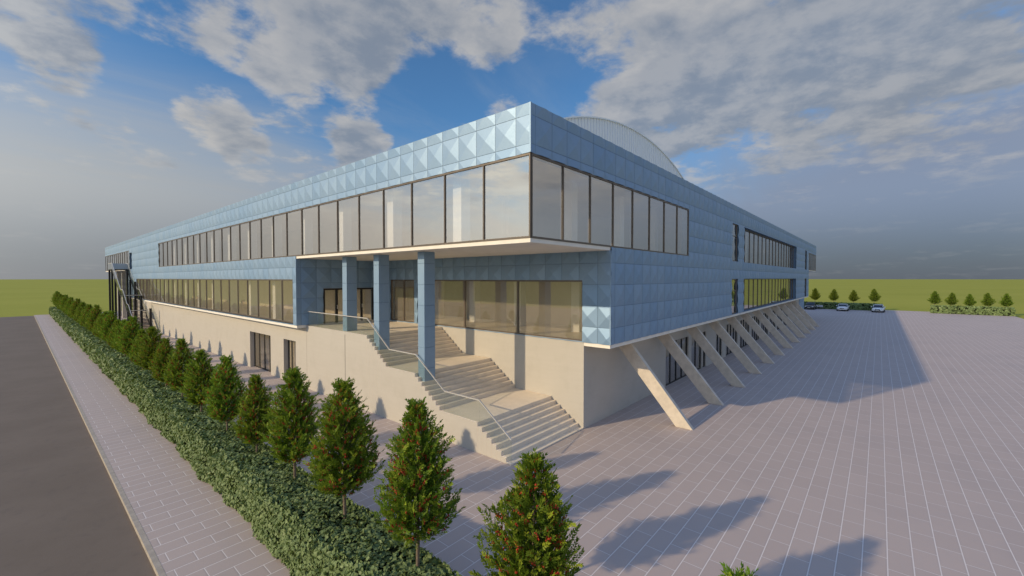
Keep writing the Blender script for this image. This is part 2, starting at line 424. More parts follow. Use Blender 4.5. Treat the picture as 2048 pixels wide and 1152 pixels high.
# -- plinth (shaded side) and the wall beside the stairs
s = MB(); s.box(5.5, 5.92, 1.29, 17.895, 0, 3.905); s.box(5.505, 5.92, 1.36, 13.35, 3.905, LB - .001)
Y0 = 1.29
opsR = [(15.2, 19.36), (20.0, 22.35), (22.52, 23.35), (25.92, 27.75)]
x = 28.97
for k in range(7):
    a = 28.97 + 4.862 * k; opsR.append((a, a + 3.95))
e0 = 5.92
for a, e in opsR: s.box(e0, a, Y0, Y0 + .4, 0, LS); s.box(a, e, Y0, Y0 + .4, 2.74, LS); e0 = e
s.box(e0, 73.0, Y0, Y0 + .4, 0, LS)
hb(s, 'plinth_wall', M['plaster'])
for a, e in opsR:
    window('R', Y0, a, e, .02, 2.74, steps_to(a, e, 1.0), recess=.10, name='plinth_window', panes=False, gm='glass', m='dark', fw=.05, sill=.05)
cladding('R', 1.29, [(73.0, 79.0, 0.02, SB)], [], PX0, name='cladding')
s = MB(); s.box(78.7, 79, 1.6, 30, 0, SB); hb(s, 'end_wall', M['panel'])

# -- interior
s = MB()
s.box(6.5, 6.7, 7.0, 101, WB, 11.29); s.box(6.7, 82, 6.8, 7.0, WB, 11.29)
s.box(5.5, 5.7, 18.5, 77, 3.94, 7.29); s.box(10.2, 10.4, .4, 18.2, 3.94, 7.29); s.box(20, 72, 7.2, 7.4, 3.94, 7.29); s.box(6, 10.2, 18.25, 18.45, 3.94, 7.29)
s.box(5.95, 72, 5.0, 5.2, 0, LS); s.box(2.0, 2.2, 18, 63.7, 0, LS)
hb(s, 'partition_wall', M['inner'])
s = MB()
s.box(.36, 82.2, .36, 101, WB, WB + .012); s.box(5.85, 72, .36, 17.9, 3.916, 3.935); s.box(.36, 72, 18.25, 77, 3.916, 3.935)
hb(s, 'interior_floor', M['innerfloor'])
s = MB(); s.box(.36, 9.0, .36, 101, 11.3, 11.5); s.box(9.0, 82.2, .36, 9, 11.3, 11.5); s.box(5.82, 72, .36, 17.6, 7.3, 7.4); s.box(.36, 72, 18.25, 77, 7.3, 7.4)
hb(s, 'ceiling', M['inner'])
for k in range(-2, 18):
    yy = 13.75 + 4.78 * k
    q = MB(); q.box(.8, 1.3, yy, yy + .5, WB + .012, 11.3); hb(q, 'interior_column', M['innercol'])
    if 3 > k - 1 >= 0 or k >= 2 and yy < 76:
        q = MB(); q.box(.8, 1.3, yy, yy + .5, 3.935, 7.3); hb(q, 'interior_column', M['innercol'])
for k in range(16):
    xx = 5.9 + 4.862 * k
    q = MB(); q.box(xx, xx + .5, 2.2, 2.7, WB + .012, 11.3); hb(q, 'interior_column', M['innercol'])
for yy in (3.2, 7.2, 11.0, 14.6):
    q = MB(); q.box(8.2, 8.7, yy, yy + .5, 3.935, 7.3); hb(q, 'interior_column', M['innercol'])

# -- entrance columns (faceted blue cladding drums of four panels round)
def column(ya, base):
    xa, w, dd = .75, .60, .47
    mb = MB(); zs = [base] + [PZ0 + PH * k for k in range(-4, 4) if PZ0 + PH * k > base + .12] + [SB]
    for z0, z1 in zip(zs, zs[1:]): mb.box(xa, xa + w, ya, ya + dd, z0 + .006, z1 - .006)
    o = hb(mb, 'column', M['panel'], bevel=.008)
    j = MB(); j.box(xa + .012, xa + w - .012, ya + .012, ya + dd - .012, base, SB - .001); hb(j, 'column_core', M['joint'], o)
column(13.33, 3.87); column(10.17, 2.9); column(6.55, 2.0)

# -- stairs
def two_tone(o):
    # treads and risers are pale stone, the open side is rendered like the plinth
    for p in o.data.polygons: p.material_index = 0 if abs(p.normal.x) > .5 else 1
    return o
st = MB()
st.box(X0, 5.497, 3.04, 5.31, 0, 1.19); st.box(X0, 5.497, 7.01, 9.32, 0, 2.51); st.box(X0, 5.497, 11.0, 17.88, 0, 3.87)
stair = two_tone(hb(st, 'entrance_stair', [M['plaster'], M['stone']]))
def flight(y0, z0, dy, dz, n, yend):
    for k in range(n):
        q = MB(); ya = y0 + dy * k; yb = y0 + dy * (k + 1) if k < n - 1 else yend
        q.box(X0, 5.497, ya, yb, 0, z0 + dz * k); two_tone(hb(q, 'step', [M['plaster'], M['stone']], stair, bevel=.008))
flight(1.30, .05, .2486, .1629, 7, 3.04); flight(5.31, 1.355, .243, .165, 7, 7.01); flight(9.32, 2.68, .24, .17, 7, 11.0)
q = MB(); q.box(X0 - .006, X0 + .02, 13.19, 13.215, 0, 3.72); hb(q, 'expansion_joint', M['dark'], stair)
# -- glass balustrade
rp = [(17.76, 4.74), (11.03, 4.73), (9.07, 3.36), (6.99, 3.355), (5.03, 2.045), (2.98, 2.05), (1.33, .90)]
r = MB()
for (ya, za), (yb, zb) in zip(rp, rp[1:]):
    r.prism([(ya, za - .018), (yb, zb - .018), (yb, zb + .022), (ya, za + .022)], 0, .585, .637)
rail = hb(r, 'balustrade', M['rail'])
for (ya, za), (yb, zb) in zip(rp, rp[1:]):
    g = MB(); g.prism([(ya - .004, za - .86), (yb + .004, zb - .86), (yb + .004, zb - .02), (ya - .004, za - .02)], 0, .600, .618)
    hb(g, 'glass_panel', M['clear'], rail)

# -- leaning concrete struts
for k in range(12):
    xa = 8.50 + 4.862 * k
    mb = MB(); mb.prism([(-1.74, 0), (-2.50, 0), (.615, 3.75), (1.288, 3.75), (1.288, 3.57)], 0, xa, xa + .24)
    hb(mb, 'strut', M['concrete'], bevel=.012)

# -- vaulted roof
mb = MB(); cx, cz, RR = 41.0, 25.33 - 48.4, 48.4
arc = []
for i in range(61):
    x = 8.0 + 66.0 * i / 60; arc.append((x, cz + math.sqrt(RR * RR - (x - cx) ** 2)))
for (xa, za), (xb, zb) in zip(arc, arc[1:]):
    mb.quad((xa, 15, za), (xb, 15, zb), (xb, 88, zb), (xa, 88, za))
    mb.quad((xa, 15, 12.28), (xb, 15, 12.28), (xb, 15, zb), (xa, 15, za))
    mb.quad((xa, 88, 12.28), (xa, 88, za), (xb, 88, zb), (xb, 88, 12.28))
vault = hb(mb, 'vaulted_roof', M['vault'], fix=False)
mb = MB()
x = 8.3
while x < 73.8:
    zt = cz + math.sqrt(RR * RR - (x - cx) ** 2)
    mb.box(x - .035, x + .035, 14.93, 15.0, 12.28, zt - .02); x += .62
mb.box(8.2, 73.8, 14.935, 14.998, 12.285, 12.40)
hb(mb, 'seam_ribs', M['vaultrib'], vault)
mb = MB()
for (xa, za), (xb, zb) in zip(arc, arc[1:]):
    mb.prism([(xa, za), (xb, zb), (xb, zb + .14), (xa, za + .14)], 1, 14.85, 15.25)
hb(mb, 'verge_trim', M['vault'], vault)

# ------------------------------------------------------------------ fire stair at the far end of the lit side
fs = thing('fire_stair', 'black metal outdoor stair with open treads and glass sides at far end of hall', 'stair', (0, 68, 0))
def fb(mb, name, m, parent=None, **k):
    mb.v = [(x, y - 68, z) for x, y, z in mb.v]; return _build(mb, name, m, parent or fs, **k)
XO, XI = -1.85, -.12
q = MB(); q.box(XO, XI, 76.4, 80.2, 8.0, 8.12); plat = fb(q, 'platform', M['dark'])
for (ya, za, yb, zb, n) in ((76.4, 8.06, 69.0, 4.42, 22), (67.3, 4.36, 64.1, 2.62, 11), (63.1, 2.54, 58.7, .05, 16)):
    q = MB()
    for i in range(n):
        t = (i + .5) / n; yy = ya + (yb - ya) * t; zz = za + (zb - za) * (i + 1) / n
        q.box(XO, XI, yy - .17, yy + .12, zz - .075, zz)
    fl = fb(q, 'stair_flight', M['dark'])
    for xx in (XO + .02, XI - .07):
        q = MB(); q.prism([(ya, za - .30), (yb, zb - .30), (yb, zb - .06), (ya, za - .06)], 0, xx, xx + .05); fb(q, 'stringer', M['dark'], fl)
for ya, yb, zz in ((67.3, 69.0, 4.42), (63.1, 64.1, 2.62)):
    q = MB(); q.box(XO, XI, ya, yb, zz - .1, zz); fb(q, 'landing', M['dark'])
for x, y, z1 in ((XO, 77.2, 8.0), (XO, 79.9, 8.0), (XO, 74.2, 6.8), (XO, 70.9, 5.2), (-.35, 75.8, 8.0), (-.35, 73.4, 6.5), (-.35, 69.6, 6.3), (-.35, 65.2, 4.5), (-.35, 59.4, 3.05)):
    q = MB(); q.box(x, x + .22, y, y + .22, 0, z1 if y < 75 else 7.999); fb(q, 'post', M['dark'])
pts = [(80.2, 8.98), (76.4, 8.98), (69.0, 5.30), (67.3, 5.24), (64.1, 3.50), (63.1, 3.40), (58.7, .95)]
for x in (XO, XI - .03):
    q = MB()
    for (ya, za), (yb, zb) in zip(pts, pts[1:]): q.prism([(ya, za - .02), (yb, zb - .02), (yb, zb + .03), (ya, za + .03)], 0, x, x + .05)
    hr = fb(q, 'handrail', M['rail'])
    for (ya, za), (yb, zb) in zip(pts, pts[1:]):
        g = MB(); g.prism([(ya, za - .86), (yb, zb - .86), (yb, zb - .02), (ya, za - .02)], 0, x + .015, x + .03); fb(g, 'glass_panel', M['clear'], hr)
q = MB(); q.box(XO + .06, XI, 76.36, 76.38, 8.12, 8.95); fb(q, 'parapet_screen', simple('pale parapet panel', (.44, .50, .56), .35, .5))
for zz, ya in ((4.55, 65.2), (2.75, 61.5)):
    q = MB(); q.box(XO + .06, XI, ya, ya + .05, zz - .03, zz + .03); fb(q, 'cross_rail', M['rail'])

# ------------------------------------------------------------------ foliage
def leaf_mesh(name, P, D, Nn, L, W, tint, m, parent=None, lobes=False):
    """many leaves: base point P, direction D, normal Nn, length L, width W (numpy arrays)"""
    n = len(P)
    S = np.cross(D, Nn); S /= np.linalg.norm(S, axis=1, keepdims=True) + 1e-9
    L = L[:, None]; W = W[:, None]
    if lobes:
        vs = [P, P + D * L * .25 + S * W * .62, P + D * L * .42 + S * W * .30 + Nn * W * .06, P + D * L * .72 + S * W * .42, P + D * L - Nn * L * .15,
              P + D * L * .72 - S * W * .42, P + D * L * .42 - S * W * .30 + Nn * W * .06, P + D * L * .25 - S * W * .62]
        k = 8; base = np.arange(n) * k
        mid = None
        faces = np.stack([np.stack([base + a for a in f], 1) for f in ((0, 1, 2, 6), (0, 6, 7, 7), (2, 3, 4, 6), (4, 5, 6, 6))], 1)
        quads = faces[:, [0, 2]].reshape(-1, 4).tolist(); tris = faces[:, [1, 3], :3].reshape(-1, 3).tolist()
        fl = quads + tris
    else:
        mid = P + D * L * .5 - Nn * W * .10
        vs = [P, P + D * L * .45 + S * W * .5 + Nn * W * .12, P + D * L - Nn * L * .08, P + D * L * .45 - S * W * .5 + Nn * W * .12]
        k = 4; base = np.arange(n) * k
        fl = np.concatenate([np.stack([base, base + 1, base + 2], 1), np.stack([base, base + 2, base + 3], 1)]).tolist()
    V = np.stack(vs, 1).reshape(-1, 3)
    me = bpy.data.meshes.new(name); me.from_pydata(V.tolist(), [], fl); me.materials.append(m)
    a = me.attributes.new('tint', 'FLOAT', 'POINT'); a.data.foreach_set('value', np.repeat(np.clip(tint, .001, 1), k).astype(np.float32))
    o = bpy.data.objects.new(name, me); COL.objects.link(o)
    if parent is not None: o.parent = parent
    return o
def unit(a): return a / (np.linalg.norm(a, axis=-1, keepdims=True) + 1e-9)

def tree_proto(seed, H=4.3, zb=1.72, rmax=.84, nb=330, berries=True, leafm='leaf', lscale=1.0, first_label=''):
    """conical shrub tree: trunk with limbs, shoots set with leaf pairs, red berry spikes"""
    r_ = np.random.default_rng(seed); rnd = random.Random(seed)
    root = thing('conical_tree', first_label, 'tree')
    def prof(t):   # crown radius against height 0..1
        t = max(0, min(1, t))
        return rmax * (.42 + .58 * math.sin(min(1, t / .24) * math.pi / 2)) * (1 - t) ** .80 * (1.0 if t > .02 else .8) + .03
    tr = MB()
    tr.tube([(0, 0, -.02), (.01, .0, zb * .5), (0, .015, zb), (.01, 0, zb + (H - zb) * .45), (0, 0, H - .35)], [.055, .042, .038, .024, .008], 8)
    lobes = [(rnd.uniform(0, 6.28), rnd.uniform(.05, .8), rnd.uniform(.12, .30), rnd.uniform(.5, 1.1)) for _ in range(14)]
    P, D, Nn, T, BP, BD = [], [], [], [], [], []
    for i in range(nb):
        t = (i + rnd.random()) / nb; t = t ** 1.12
        az = i * 2.39996 + rnd.uniform(-.4, .4)
        z0 = zb + (H - zb) * t * .93
        k = 1.0
        for la, lt, lw, ls in lobes:
            dd = abs((az - la + math.pi) % (2 * math.pi) - math.pi)
            k += .34 * ls * math.exp(-(dd / .55) ** 2 - ((t - lt) / .10) ** 2)
        k *= rnd.uniform(.72, 1.02)
        rr = prof(t) * k
        up = rnd.uniform(.25, .75) + t * 1.1
        out = Vector((math.cos(az), math.sin(az), 0))
        p0 = Vector((0, 0, z0 - rr * up * .35)); p1 = out * rr + Vector((0, 0, z0 + rr * up * .45))
        if p1.z > H: p1.z = H - rnd.random() * .1
        p0.z = max(p0.z, zb - .05)
        if rr > .25 and i % 3 == 0: tr.tube([tuple(p0), tuple(p0.lerp(p1, .6)), tuple(p1)], [.011, .007, .003], 4)
        ax = (p1 - p0); ln = ax.length
        # shoots along the branch
        ns = max(3, int(ln / .095))
        tt = rnd.uniform(0, 1)
        for j in range(ns):
            s_ = (.22 + .78 * (j + rnd.random()) / ns)
            b0 = p0 + ax * s_
            sd = (ax.normalized() * rnd.uniform(.2, .9) + Vector((rnd.gauss(0, .6), rnd.gauss(0, .6), rnd.uniform(.1, 1.0))) + out * .35).normalized()
            sl = rnd.uniform(.14, .30) * (1.0 - .25 * t)
            side = sd.cross(Vector((rnd.gauss(0, 1), rnd.gauss(0, 1), rnd.gauss(0, 1)))).normalized(); nn = side.cross(sd)
            nl = int(sl / .036)
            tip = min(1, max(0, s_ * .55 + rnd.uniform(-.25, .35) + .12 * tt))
            for q_ in range(nl):
                f = (q_ + 1) / nl
                bp = b0 + sd * sl * f
                for sg in (-1, 1):
                    dr_ = (side * sg * (1.0 - .6 * f) + sd * (.55 + .7 * f) + Vector((rnd.gauss(0, .14), rnd.gauss(0, .14), rnd.gauss(0, .14)))).normalized()
                    P.append(bp[:]); D.append(dr_[:]); n2 = nn + Vector((rnd.gauss(0, .25), rnd.gauss(0, .25), rnd.gauss(0, .25))); n2 = (n2 - dr_ * n2.dot(dr_)).normalized()
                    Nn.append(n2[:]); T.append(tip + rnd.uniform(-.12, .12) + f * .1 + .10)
            if berries and rnd.random() < .24 and s_ > .55:
                BP.append(b0[:]); BD.append(sd[:])
    P, D, Nn, T = map(np.array, (P, D, Nn, T)); n = len(P)
    tr.build('trunk', M['bark'], root, smooth=True)
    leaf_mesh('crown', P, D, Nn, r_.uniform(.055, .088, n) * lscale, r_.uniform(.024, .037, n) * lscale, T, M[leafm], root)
    if berries:
        bm_ = MB()
        for p, d in zip(BP, BD):
            p = Vector(p); d = Vector(d)
            for j in range(9):
                c = p + d * (.012 * j) + Vector((rnd.gauss(0, .012), rnd.gauss(0, .012), rnd.gauss(0, .012))); e = rnd.uniform(.011, .018)
                b0 = len(bm_.v); bm_.v += [tuple(c + Vector(w) * e) for w in ((1, 0, 0), (-1, 0, 0), (0, 1, 0), (0, -1, 0), (0, 0, 1.2), (0, 0, -1.2))]
                for f in ((0, 2, 4), (2, 1, 4), (1, 3, 4), (3, 0, 4), (2, 0, 5), (1, 2, 5), (3, 1, 5), (0, 3, 5)): bm_.f.append(tuple(b0 + q for q in f)); bm_.mi.append(0)
                bm_.t += [0.0] * 6
        bm_.build('berries', M['berry'], root, fix=False)
    return root
def dup(root, loc, rz, sc, label, group):
    r_ = root.copy(); COL.objects.link(r_); r_.location = loc; r_.rotation_euler = (0, 0, rz); r_.scale = sc
    r_['label'] = label; r_['group'] = group
    for ch in list(root.children):
        c = ch.copy(); COL.objects.link(c); c.parent = r_
    return r_
ORD = ['', 'first', 'second', 'third', 'fourth', 'fifth', 'sixth', 'seventh', 'eighth', 'ninth', 'tenth', 'eleventh', 'twelfth', 'thirteenth', 'fourteenth', 'fifteenth', 'sixteenth', 'seventeenth', 'eighteenth', 'nineteenth', 'twentieth',
       'twenty-first', 'twenty-second', 'twenty-third', 'twenty-fourth', 'twenty-fifth', 'twenty-sixth', 'twenty-seventh', 'twenty-eighth', 'twenty-ninth', 'thirtieth', 'thirty-first', 'thirty-second', 'thirty-third', 'thirty-fourth', 'thirty-fifth', 'thirty-sixth', 'thirty-seventh', 'thirty-eighth', 'thirty-ninth', 'fortieth', 'forty-first']
GT = 'conical trees in a row along the hedge'
near = [(-7.64, 3.72), (-4.89, 4.23), (-2.08, 4.49), (.68, 4.45), (3.39, 4.34), (6.28, 3.73), (9.18, 3.99), (12.45, 3.85), (15.6, 4.02), (18.8, 3.75)]
y = 18.8
hs = [4.1, 3.7, 4.3, 3.9, 3.7, 4.2, 4.0, 3.6, 4.3, 3.8, 4.1, 3.7]
i = 0
while y < 106.8:
    y += 3.15; near.append((y, hs[i % 12])); i += 1
near[-1] = (near[-1][0], 4.4)
protos = [tree_proto(s_) for s_ in (3, 8, 21)]
for i, (y, h) in enumerate(near):
    if i == 0: lab = 'topmost twigs of a berried tree, cut off beyond the camera end of row'
    elif i == len(near) - 1: lab = 'small conical tree standing last at the far field end of the hedge row'
    else: lab = ('tall' if h > 4.15 else 'short' if h < 3.85 else 'middling') + f' conical green tree with red berries in hedge, {ORD[i]} whole tree from the camera end'
    p = protos[i % 3]; loc = (-6.1, y, 0); rz = (i * 2.1) % 6.28; sc = (h / 4.3 * (.91 + .05 * math.sin(i * 2.7)), h / 4.3 * (.91 + .05 * math.cos(i * 1.9)), h / 4.3)
    if i < 3:
        p.location = loc; p.rotation_euler = (0, 0, rz); p.scale = sc; p['label'] = lab; p['group'] = GT
    else: dup(p, loc, rz, sc, lab, GT)
# far trees beyond the car park
G2 = 'small conical trees behind the car park hedges'
fp = tree_proto(5, H=4.3, rmax=.95, nb=150, berries=False, leafm='fleaf', lscale=1.5)
far = [(108.5, 2.4, 4.5, 'small light green tree behind the dark hedge, above the bench and dark car'),
       (108.5, -1.03, 4.35, 'small light green tree behind dark hedge, between bench and the middle white car'),
       (108.5, -4.46, 4.2, 'small light green tree behind dark hedge, between the two white cars'),
       (108.5, -7.9, 4.5, 'small light green tree behind dark hedge, just above the white car at its open end'),
       (106.6, -17.0, 4.25, 'small tree behind the detached hedge, first from the car park side'),
       (106.6, -19.35, 4.0, 'small tree behind the detached hedge, second from the car park side'),
       (106.6, -21.7, 3.8, 'shortest small tree behind the middle of the detached hedge'),
       (106.6, -23.98, 4.05, 'small tree behind the detached hedge, second from the outer field corner'),
       (106.6, -26.3, 4.0, 'small tree behind the detached hedge, at the outer field corner')]
for i, (x, y, h, lab) in enumerate(far):
    sc = (h / 4.3,) * 3
    if i == 0: fp.location = (x, y, 0); fp.scale = sc; fp['label'] = lab; fp['group'] = G2
    else: dup(fp, (x, y, 0), i * 1.7, sc, lab, G2)

def hedge(name, label, x0, x1, y0, y1, h, dens, lsize, cx, cy, lod, amp=.09, group=None):
    root = thing(name, label, 'hedge', ((x0 + x1) / 2, (y0 + y1) / 2, 0), group=group)
    ox, oy = (x0 + x1) / 2, (y0 + y1) / 2
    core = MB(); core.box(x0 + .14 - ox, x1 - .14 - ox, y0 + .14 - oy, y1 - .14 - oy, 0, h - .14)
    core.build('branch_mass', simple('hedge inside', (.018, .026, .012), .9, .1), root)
    P, D, Nn, T, S = [], [], [], [], []
    def lump(a, b): return amp * (np.sin(a * 2.3 + np.sin(b * 3.1) * 1.3) * .5 + np.sin(a * 5.1 + b * 4.3 + 1.7) * .35 + np.sin(a * .8 + .5) * .5)
    seg = 4.0; along_y = (y1 - y0) > (x1 - x0)
    a0, a1 = (y0, y1) if along_y else (x0, x1)
    a = a0
    while a < a1 - 1e-6:
        e = min(a + seg, a1); ya, yb, xa, xb = (a, e, x0, x1) if along_y else (y0, y1, a, e)
        dist = max(6.0, math.hypot((xa + xb) / 2 - cx, (ya + yb) / 2 - cy))
        k = lod(dist); ls = lsize * k; dn = dens / (k * k)
        faces = [((xa, xb), (ya, yb), 'top')]
        if along_y or a == a0: faces.append(((xa, xa), (ya, yb), 'x-'))
        if along_y or e == a1: faces.append(((xb, xb), (ya, yb), 'x+'))
        if not along_y or a == a0: faces.append(((xa, xb), (ya, ya), 'y-'))
        if not along_y or e == a1: faces.append(((xa, xb), (yb, yb), 'y+'))
        for (fx, fy, kind) in faces:
            area = (xb - xa) * (yb - ya) if kind == 'top' else (h * ((yb - ya) if kind[0] == 'x' else (xb - xa)))
            n = int(area * dn)
            if n < 1: continue
            u = rng.random(n); v = rng.random(n)
            if kind == 'top':
                X = xa + (xb - xa) * u; Y = ya + (yb - ya) * v; Z = np.full(n, h) + lump(X * 2 + 3, Y); N0 = np.tile([0, 0, 1.0], (n, 1))
                ed = np.minimum(X - x0, x1 - X); Z -= .16 * np.clip(1 - ed / .3, 0, 1) ** 2
            elif kind[0] == 'x':
                sg = -1 if kind == 'x-' else 1
                Y = ya + (yb - ya) * u; Z = h * (1 - (1 - v) ** 1.0); X = np.full(n, fx[0]) + sg * (lump(Y, Z * 2) - .10 * np.clip((Z - h + .3) / .3, 0, 1) ** 2 + .0); N0 = np.tile([sg * 1.0, 0, .25], (n, 1))
            else:
                sg = -1 if kind == 'y-' else 1
                X = xa + (xb - xa) * u; Z = h * v; Y = np.full(n, fy[0]) + sg * lump(X, Z * 2); N0 = np.tile([0, sg * 1.0, .25], (n, 1))
            dep = rng.random(n) ** 2 * .16
            pos = np.stack([X - ox, Y - oy, Z], 1) - N0 * dep[:, None]
            nn = unit(N0 + rng.normal(0, .55, (n, 3)))
            dd = rng.normal(0, 1, (n, 3)) + np.array([0, 0, -.35]); dd = unit(dd - nn * np.sum(dd * nn, 1, keepdims=True))
            P.append(pos - dd * ls * .5); D.append(dd); Nn.append(nn); S.append(np.full(n, ls) * rng.uniform(.7, 1.25, n))
            big = np.sin(X * 1.3 + Y * .9) * .12 + np.sin(Y * 2.7 - Z * 3) * .10
            T.append(np.clip(rng.normal(.45, .24, n) + big, .01, 1))
        a = e
    P, D, Nn, T, S = (np.concatenate(q) for q in (P, D, Nn, T, S))
    leaf_mesh('foliage', P, D, Nn, S, S * .95, T, M['ivy'], root, lobes=True)
    return root
CX, CY = -11.0, -8.68
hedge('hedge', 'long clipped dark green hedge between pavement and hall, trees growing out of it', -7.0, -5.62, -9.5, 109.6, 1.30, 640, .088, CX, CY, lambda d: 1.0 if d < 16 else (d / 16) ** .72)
hedge('hedge', 'clipped dark hedge behind the three parked cars and the bench', 105.3, 106.6, -9.2, 6.0, 1.42, 40, .30, CX, CY, lambda d: 1.0, amp=.06)
hedge('hedge', 'detached clipped hedge at the outer edge of the paving, no cars before it', 104.6, 105.9, -27.0, -16.4, 1.45, 40, .30, CX, CY, lambda d: 1.0, amp=.06)

# ------------------------------------------------------------------ parked cars and bench
M['white_paint'] = simple('white car paint', (.74, .76, .78), .28, .5, coat=.6)
M['black_paint'] = simple('black car paint', (.030, .028, .028), .28, .5, coat=.6)
M['carglass'] = simple('car glass', (.012, .015, .020), .06, .6)
M['tyre'] = simple('tyre rubber', (.02, .02, .02), .8, .2)
M['alloy'] = simple('alloy rim', (.5, .5, .52), .3, .5, .8)
M['lamp'] = simple('headlamp lens', (.62, .64, .66), .12, .6, .3)
M['grille'] = simple('dark grille', (.02, .02, .022), .5, .4)
M['plate'] = simple('number plate', (.7, .7, .68), .5, .3)
def loft(secs, n=20, pw=3.2):
    mb = MB(); rings = []
    for x, z0, z1, w in secs:
        b = len(mb.v); zc, hz = (z0 + z1) / 2, (z1 - z0) / 2
        for k in range(n):
            th = 2 * math.pi * (k + .5) / n; c, s_ = math.cos(th), math.sin(th)
            mb.v.append((x, math.copysign(abs(c) ** (2 / pw), c) * w, zc + math.copysign(abs(s_) ** (2 / pw), s_) * hz)); mb.t.append(0.0)
        rings.append(b)
    for a, c in zip(rings, rings[1:]):
        for k in range(n): mb.f.append((a + k, a + (k + 1) % n, c + (k + 1) % n, c + k)); mb.mi.append(0)
    mb.f.append(tuple(rings[0] + k for k in reversed(range(n)))); mb.f.append(tuple(rings[-1] + k for k in range(n))); mb.mi += [0, 0]
    return mb
def make_car(label, paint, loc, rz, wide_grille, H=1.45):
    c = thing('parked_car', label, 'car', loc, rz, 'cars parked along the hedge')
    k = H / 1.45
    loft([(-.02, .30, .62, .62), (.06, .24, .72, .78), (.35, .20, .80, .88), (1.1, .18, .93, .91), (1.5, .18, .97, .92), (3.6, .18, .98, .92), (4.2, .22, .98, .88), (4.5, .30, .90, .80), (4.58, .36, .80, .7)]).build('body', M[paint], c, smooth=True)
    gl = loft([(1.25, .90, .97, .80), (1.75, .90, 1.22 * k, .76), (2.15, .90, 1.40 * k, .70), (2.8, .90, 1.44 * k, .69), (3.4, .90, 1.37 * k, .69), (3.95, .90, 1.12 * k, .74), (4.2, .90, .99, .76)], 20, 3.6)
    gl.build('windscreen', M['carglass'], c, smooth=True)
    loft([(2.02, 1.36 * k, 1.415 * k, .60), (2.3, 1.37 * k, 1.45 * k, .66), (2.8, 1.40 * k, 1.465 * k, .67), (3.35, 1.34 * k, 1.40 * k, .66), (3.6, 1.26 * k, 1.31 * k, .60)], 16, 3).build('roof', M[paint], c, smooth=True)
    for s_ in (-1, 1):
        q = MB(); q.prism([(1.28, .95), (1.40, .95), (2.20, 1.43 * k), (2.06, 1.41 * k)], 1, s_ * .70, s_ * .76); q.build('pillar', M[paint], c)
        q = loft([(-.03 + .02, .60, .72, .10), (.10, .58, .75, .16), (.30, .62, .76, .14)], 12, 2.6); q.v = [(x, y + s_ * .62, z) for x, y, z in q.v]; q.build('headlight', M['lamp'], c, smooth=True)
        q = loft([(1.52, .98, 1.12, .02), (1.58, .94, 1.14, .10), (1.72, .96, 1.12, .09)], 10, 2.5); q.v = [(x, y + s_ * 1.02, z) for x, y, z in q.v]; q.build('wing_mirror', M[paint], c, smooth=True)
        for xx in (.85, 3.65):
            q = MB(); q.tube([(xx, s_ * .72, .33), (xx, s_ * .93, .33)], [.33, .33], 20); w = q.build('wheel', M['tyre'], c)
            q = MB(); q.tube([(xx, s_ * .925, .33), (xx, s_ * .94, .33)], [.22, .20], 16); q.build('rim', M['alloy'], w)
    q = MB(); hw, z0, z1 = (.46, .36, .66) if wide_grille else (.42, .52, .66)
    q.prism([(-hw, z0), (hw, z0), (hw * .8, z1), (-hw * .8, z1)], 0, -.045, .05); q.build('grille', M['grille'], c, bevel=.02)
    q = MB(); q.box(-.01, .05, -.74, .74, .24, .32); q.build('bumper_intake', M['grille'], c)
    q = MB(); q.box(-.058, -.046, -.25, .25, .43, .53); q.build('number_plate', M['plate'], c)
    return c
make_car('black saloon car parked beside the bench, half hidden by the hall struts', 'black_paint', (100.3, 2.75, 0), R(-2), False, 1.5)
make_car('white car with slim grille, parked in the middle between dark car and other white car', 'white_paint', (99.5, -2.93, 0), R(-2), False, 1.40)
make_car('white car with wide black grille, parked at the open end of the hedge', 'white_paint', (99.6, -8.47, 0), R(-4), True, 1.48)
bn = thing('bench', 'pale grey two panel bench before the hedge, beside the black car', 'bench', (104.7, 1.42, 0))
M['benchm'] = simple('pale grey bench slab', (.48, .48, .50), .6, .3, var=.06)
for s_ in (-1, 1):
    one('backrest', M['benchm'], bn, (.20, .27, s_ * .40 - .37, s_ * .40 + .37, .46, .84), bevel=.01)
    one('seat', M['benchm'], bn, (-.25, .19, s_ * .40 - .37, s_ * .40 + .37, .40, .455), bevel=.01)
for s_ in (-1, 1): one('leg', M['dark'], bn, (-.2, .2, s_ * .6 - .03, s_ * .6 + .03, 0, .399), (.21, .26, s_ * .6 - .03, s_ * .6 + .03, .2, .459))

# ------------------------------------------------------------------ sky, sun, camera
dsun = Vector((2.253, -.902, -1.0)).normalized()        # direction the light travels
tosun = -dsun; el = math.asin(tosun.z); az = math.atan2(tosun.x, tosun.y)
w = bpy.data.worlds.new('World'); scene.world = w; w.use_nodes = True
nt = w.node_tree; nt.nodes.clear()
sky = node(nt, 'ShaderNodeTexSky', None, sky_type='NISHITA', sun_disc=False, sun_elevation=el, sun_rotation=az, altitude=200, air_density=1.0, dust_density=.8, ozone_density=1.5)
dirv = nt.nodes.new('ShaderNodeTexCoord').outputs['Generated']
sx = nt.nodes.new('ShaderNodeSeparateXYZ'); nt.links.new(dirv, sx.inputs[0])
zc = mth(nt, 'ADD', mth(nt, 'MAXIMUM', sx.outputs[2], 0.0), .16)
cb = nt.nodes.new('ShaderNodeCombineXYZ')
nt.links.new(mth(nt, 'DIVIDE', sx.outputs[0], zc), cb.inputs[0]); nt.links.new(mth(nt, 'DIVIDE', sx.outputs[1], zc), cb.inputs[1])
P0 = cb.outputs[0]
def dotd(c):
    n = node(nt, 'ShaderNodeVectorMath', {0: dirv, 1: tuple(Vector(c).normalized())}, operation='DOT_PRODUCT'); return n.outputs['Value']
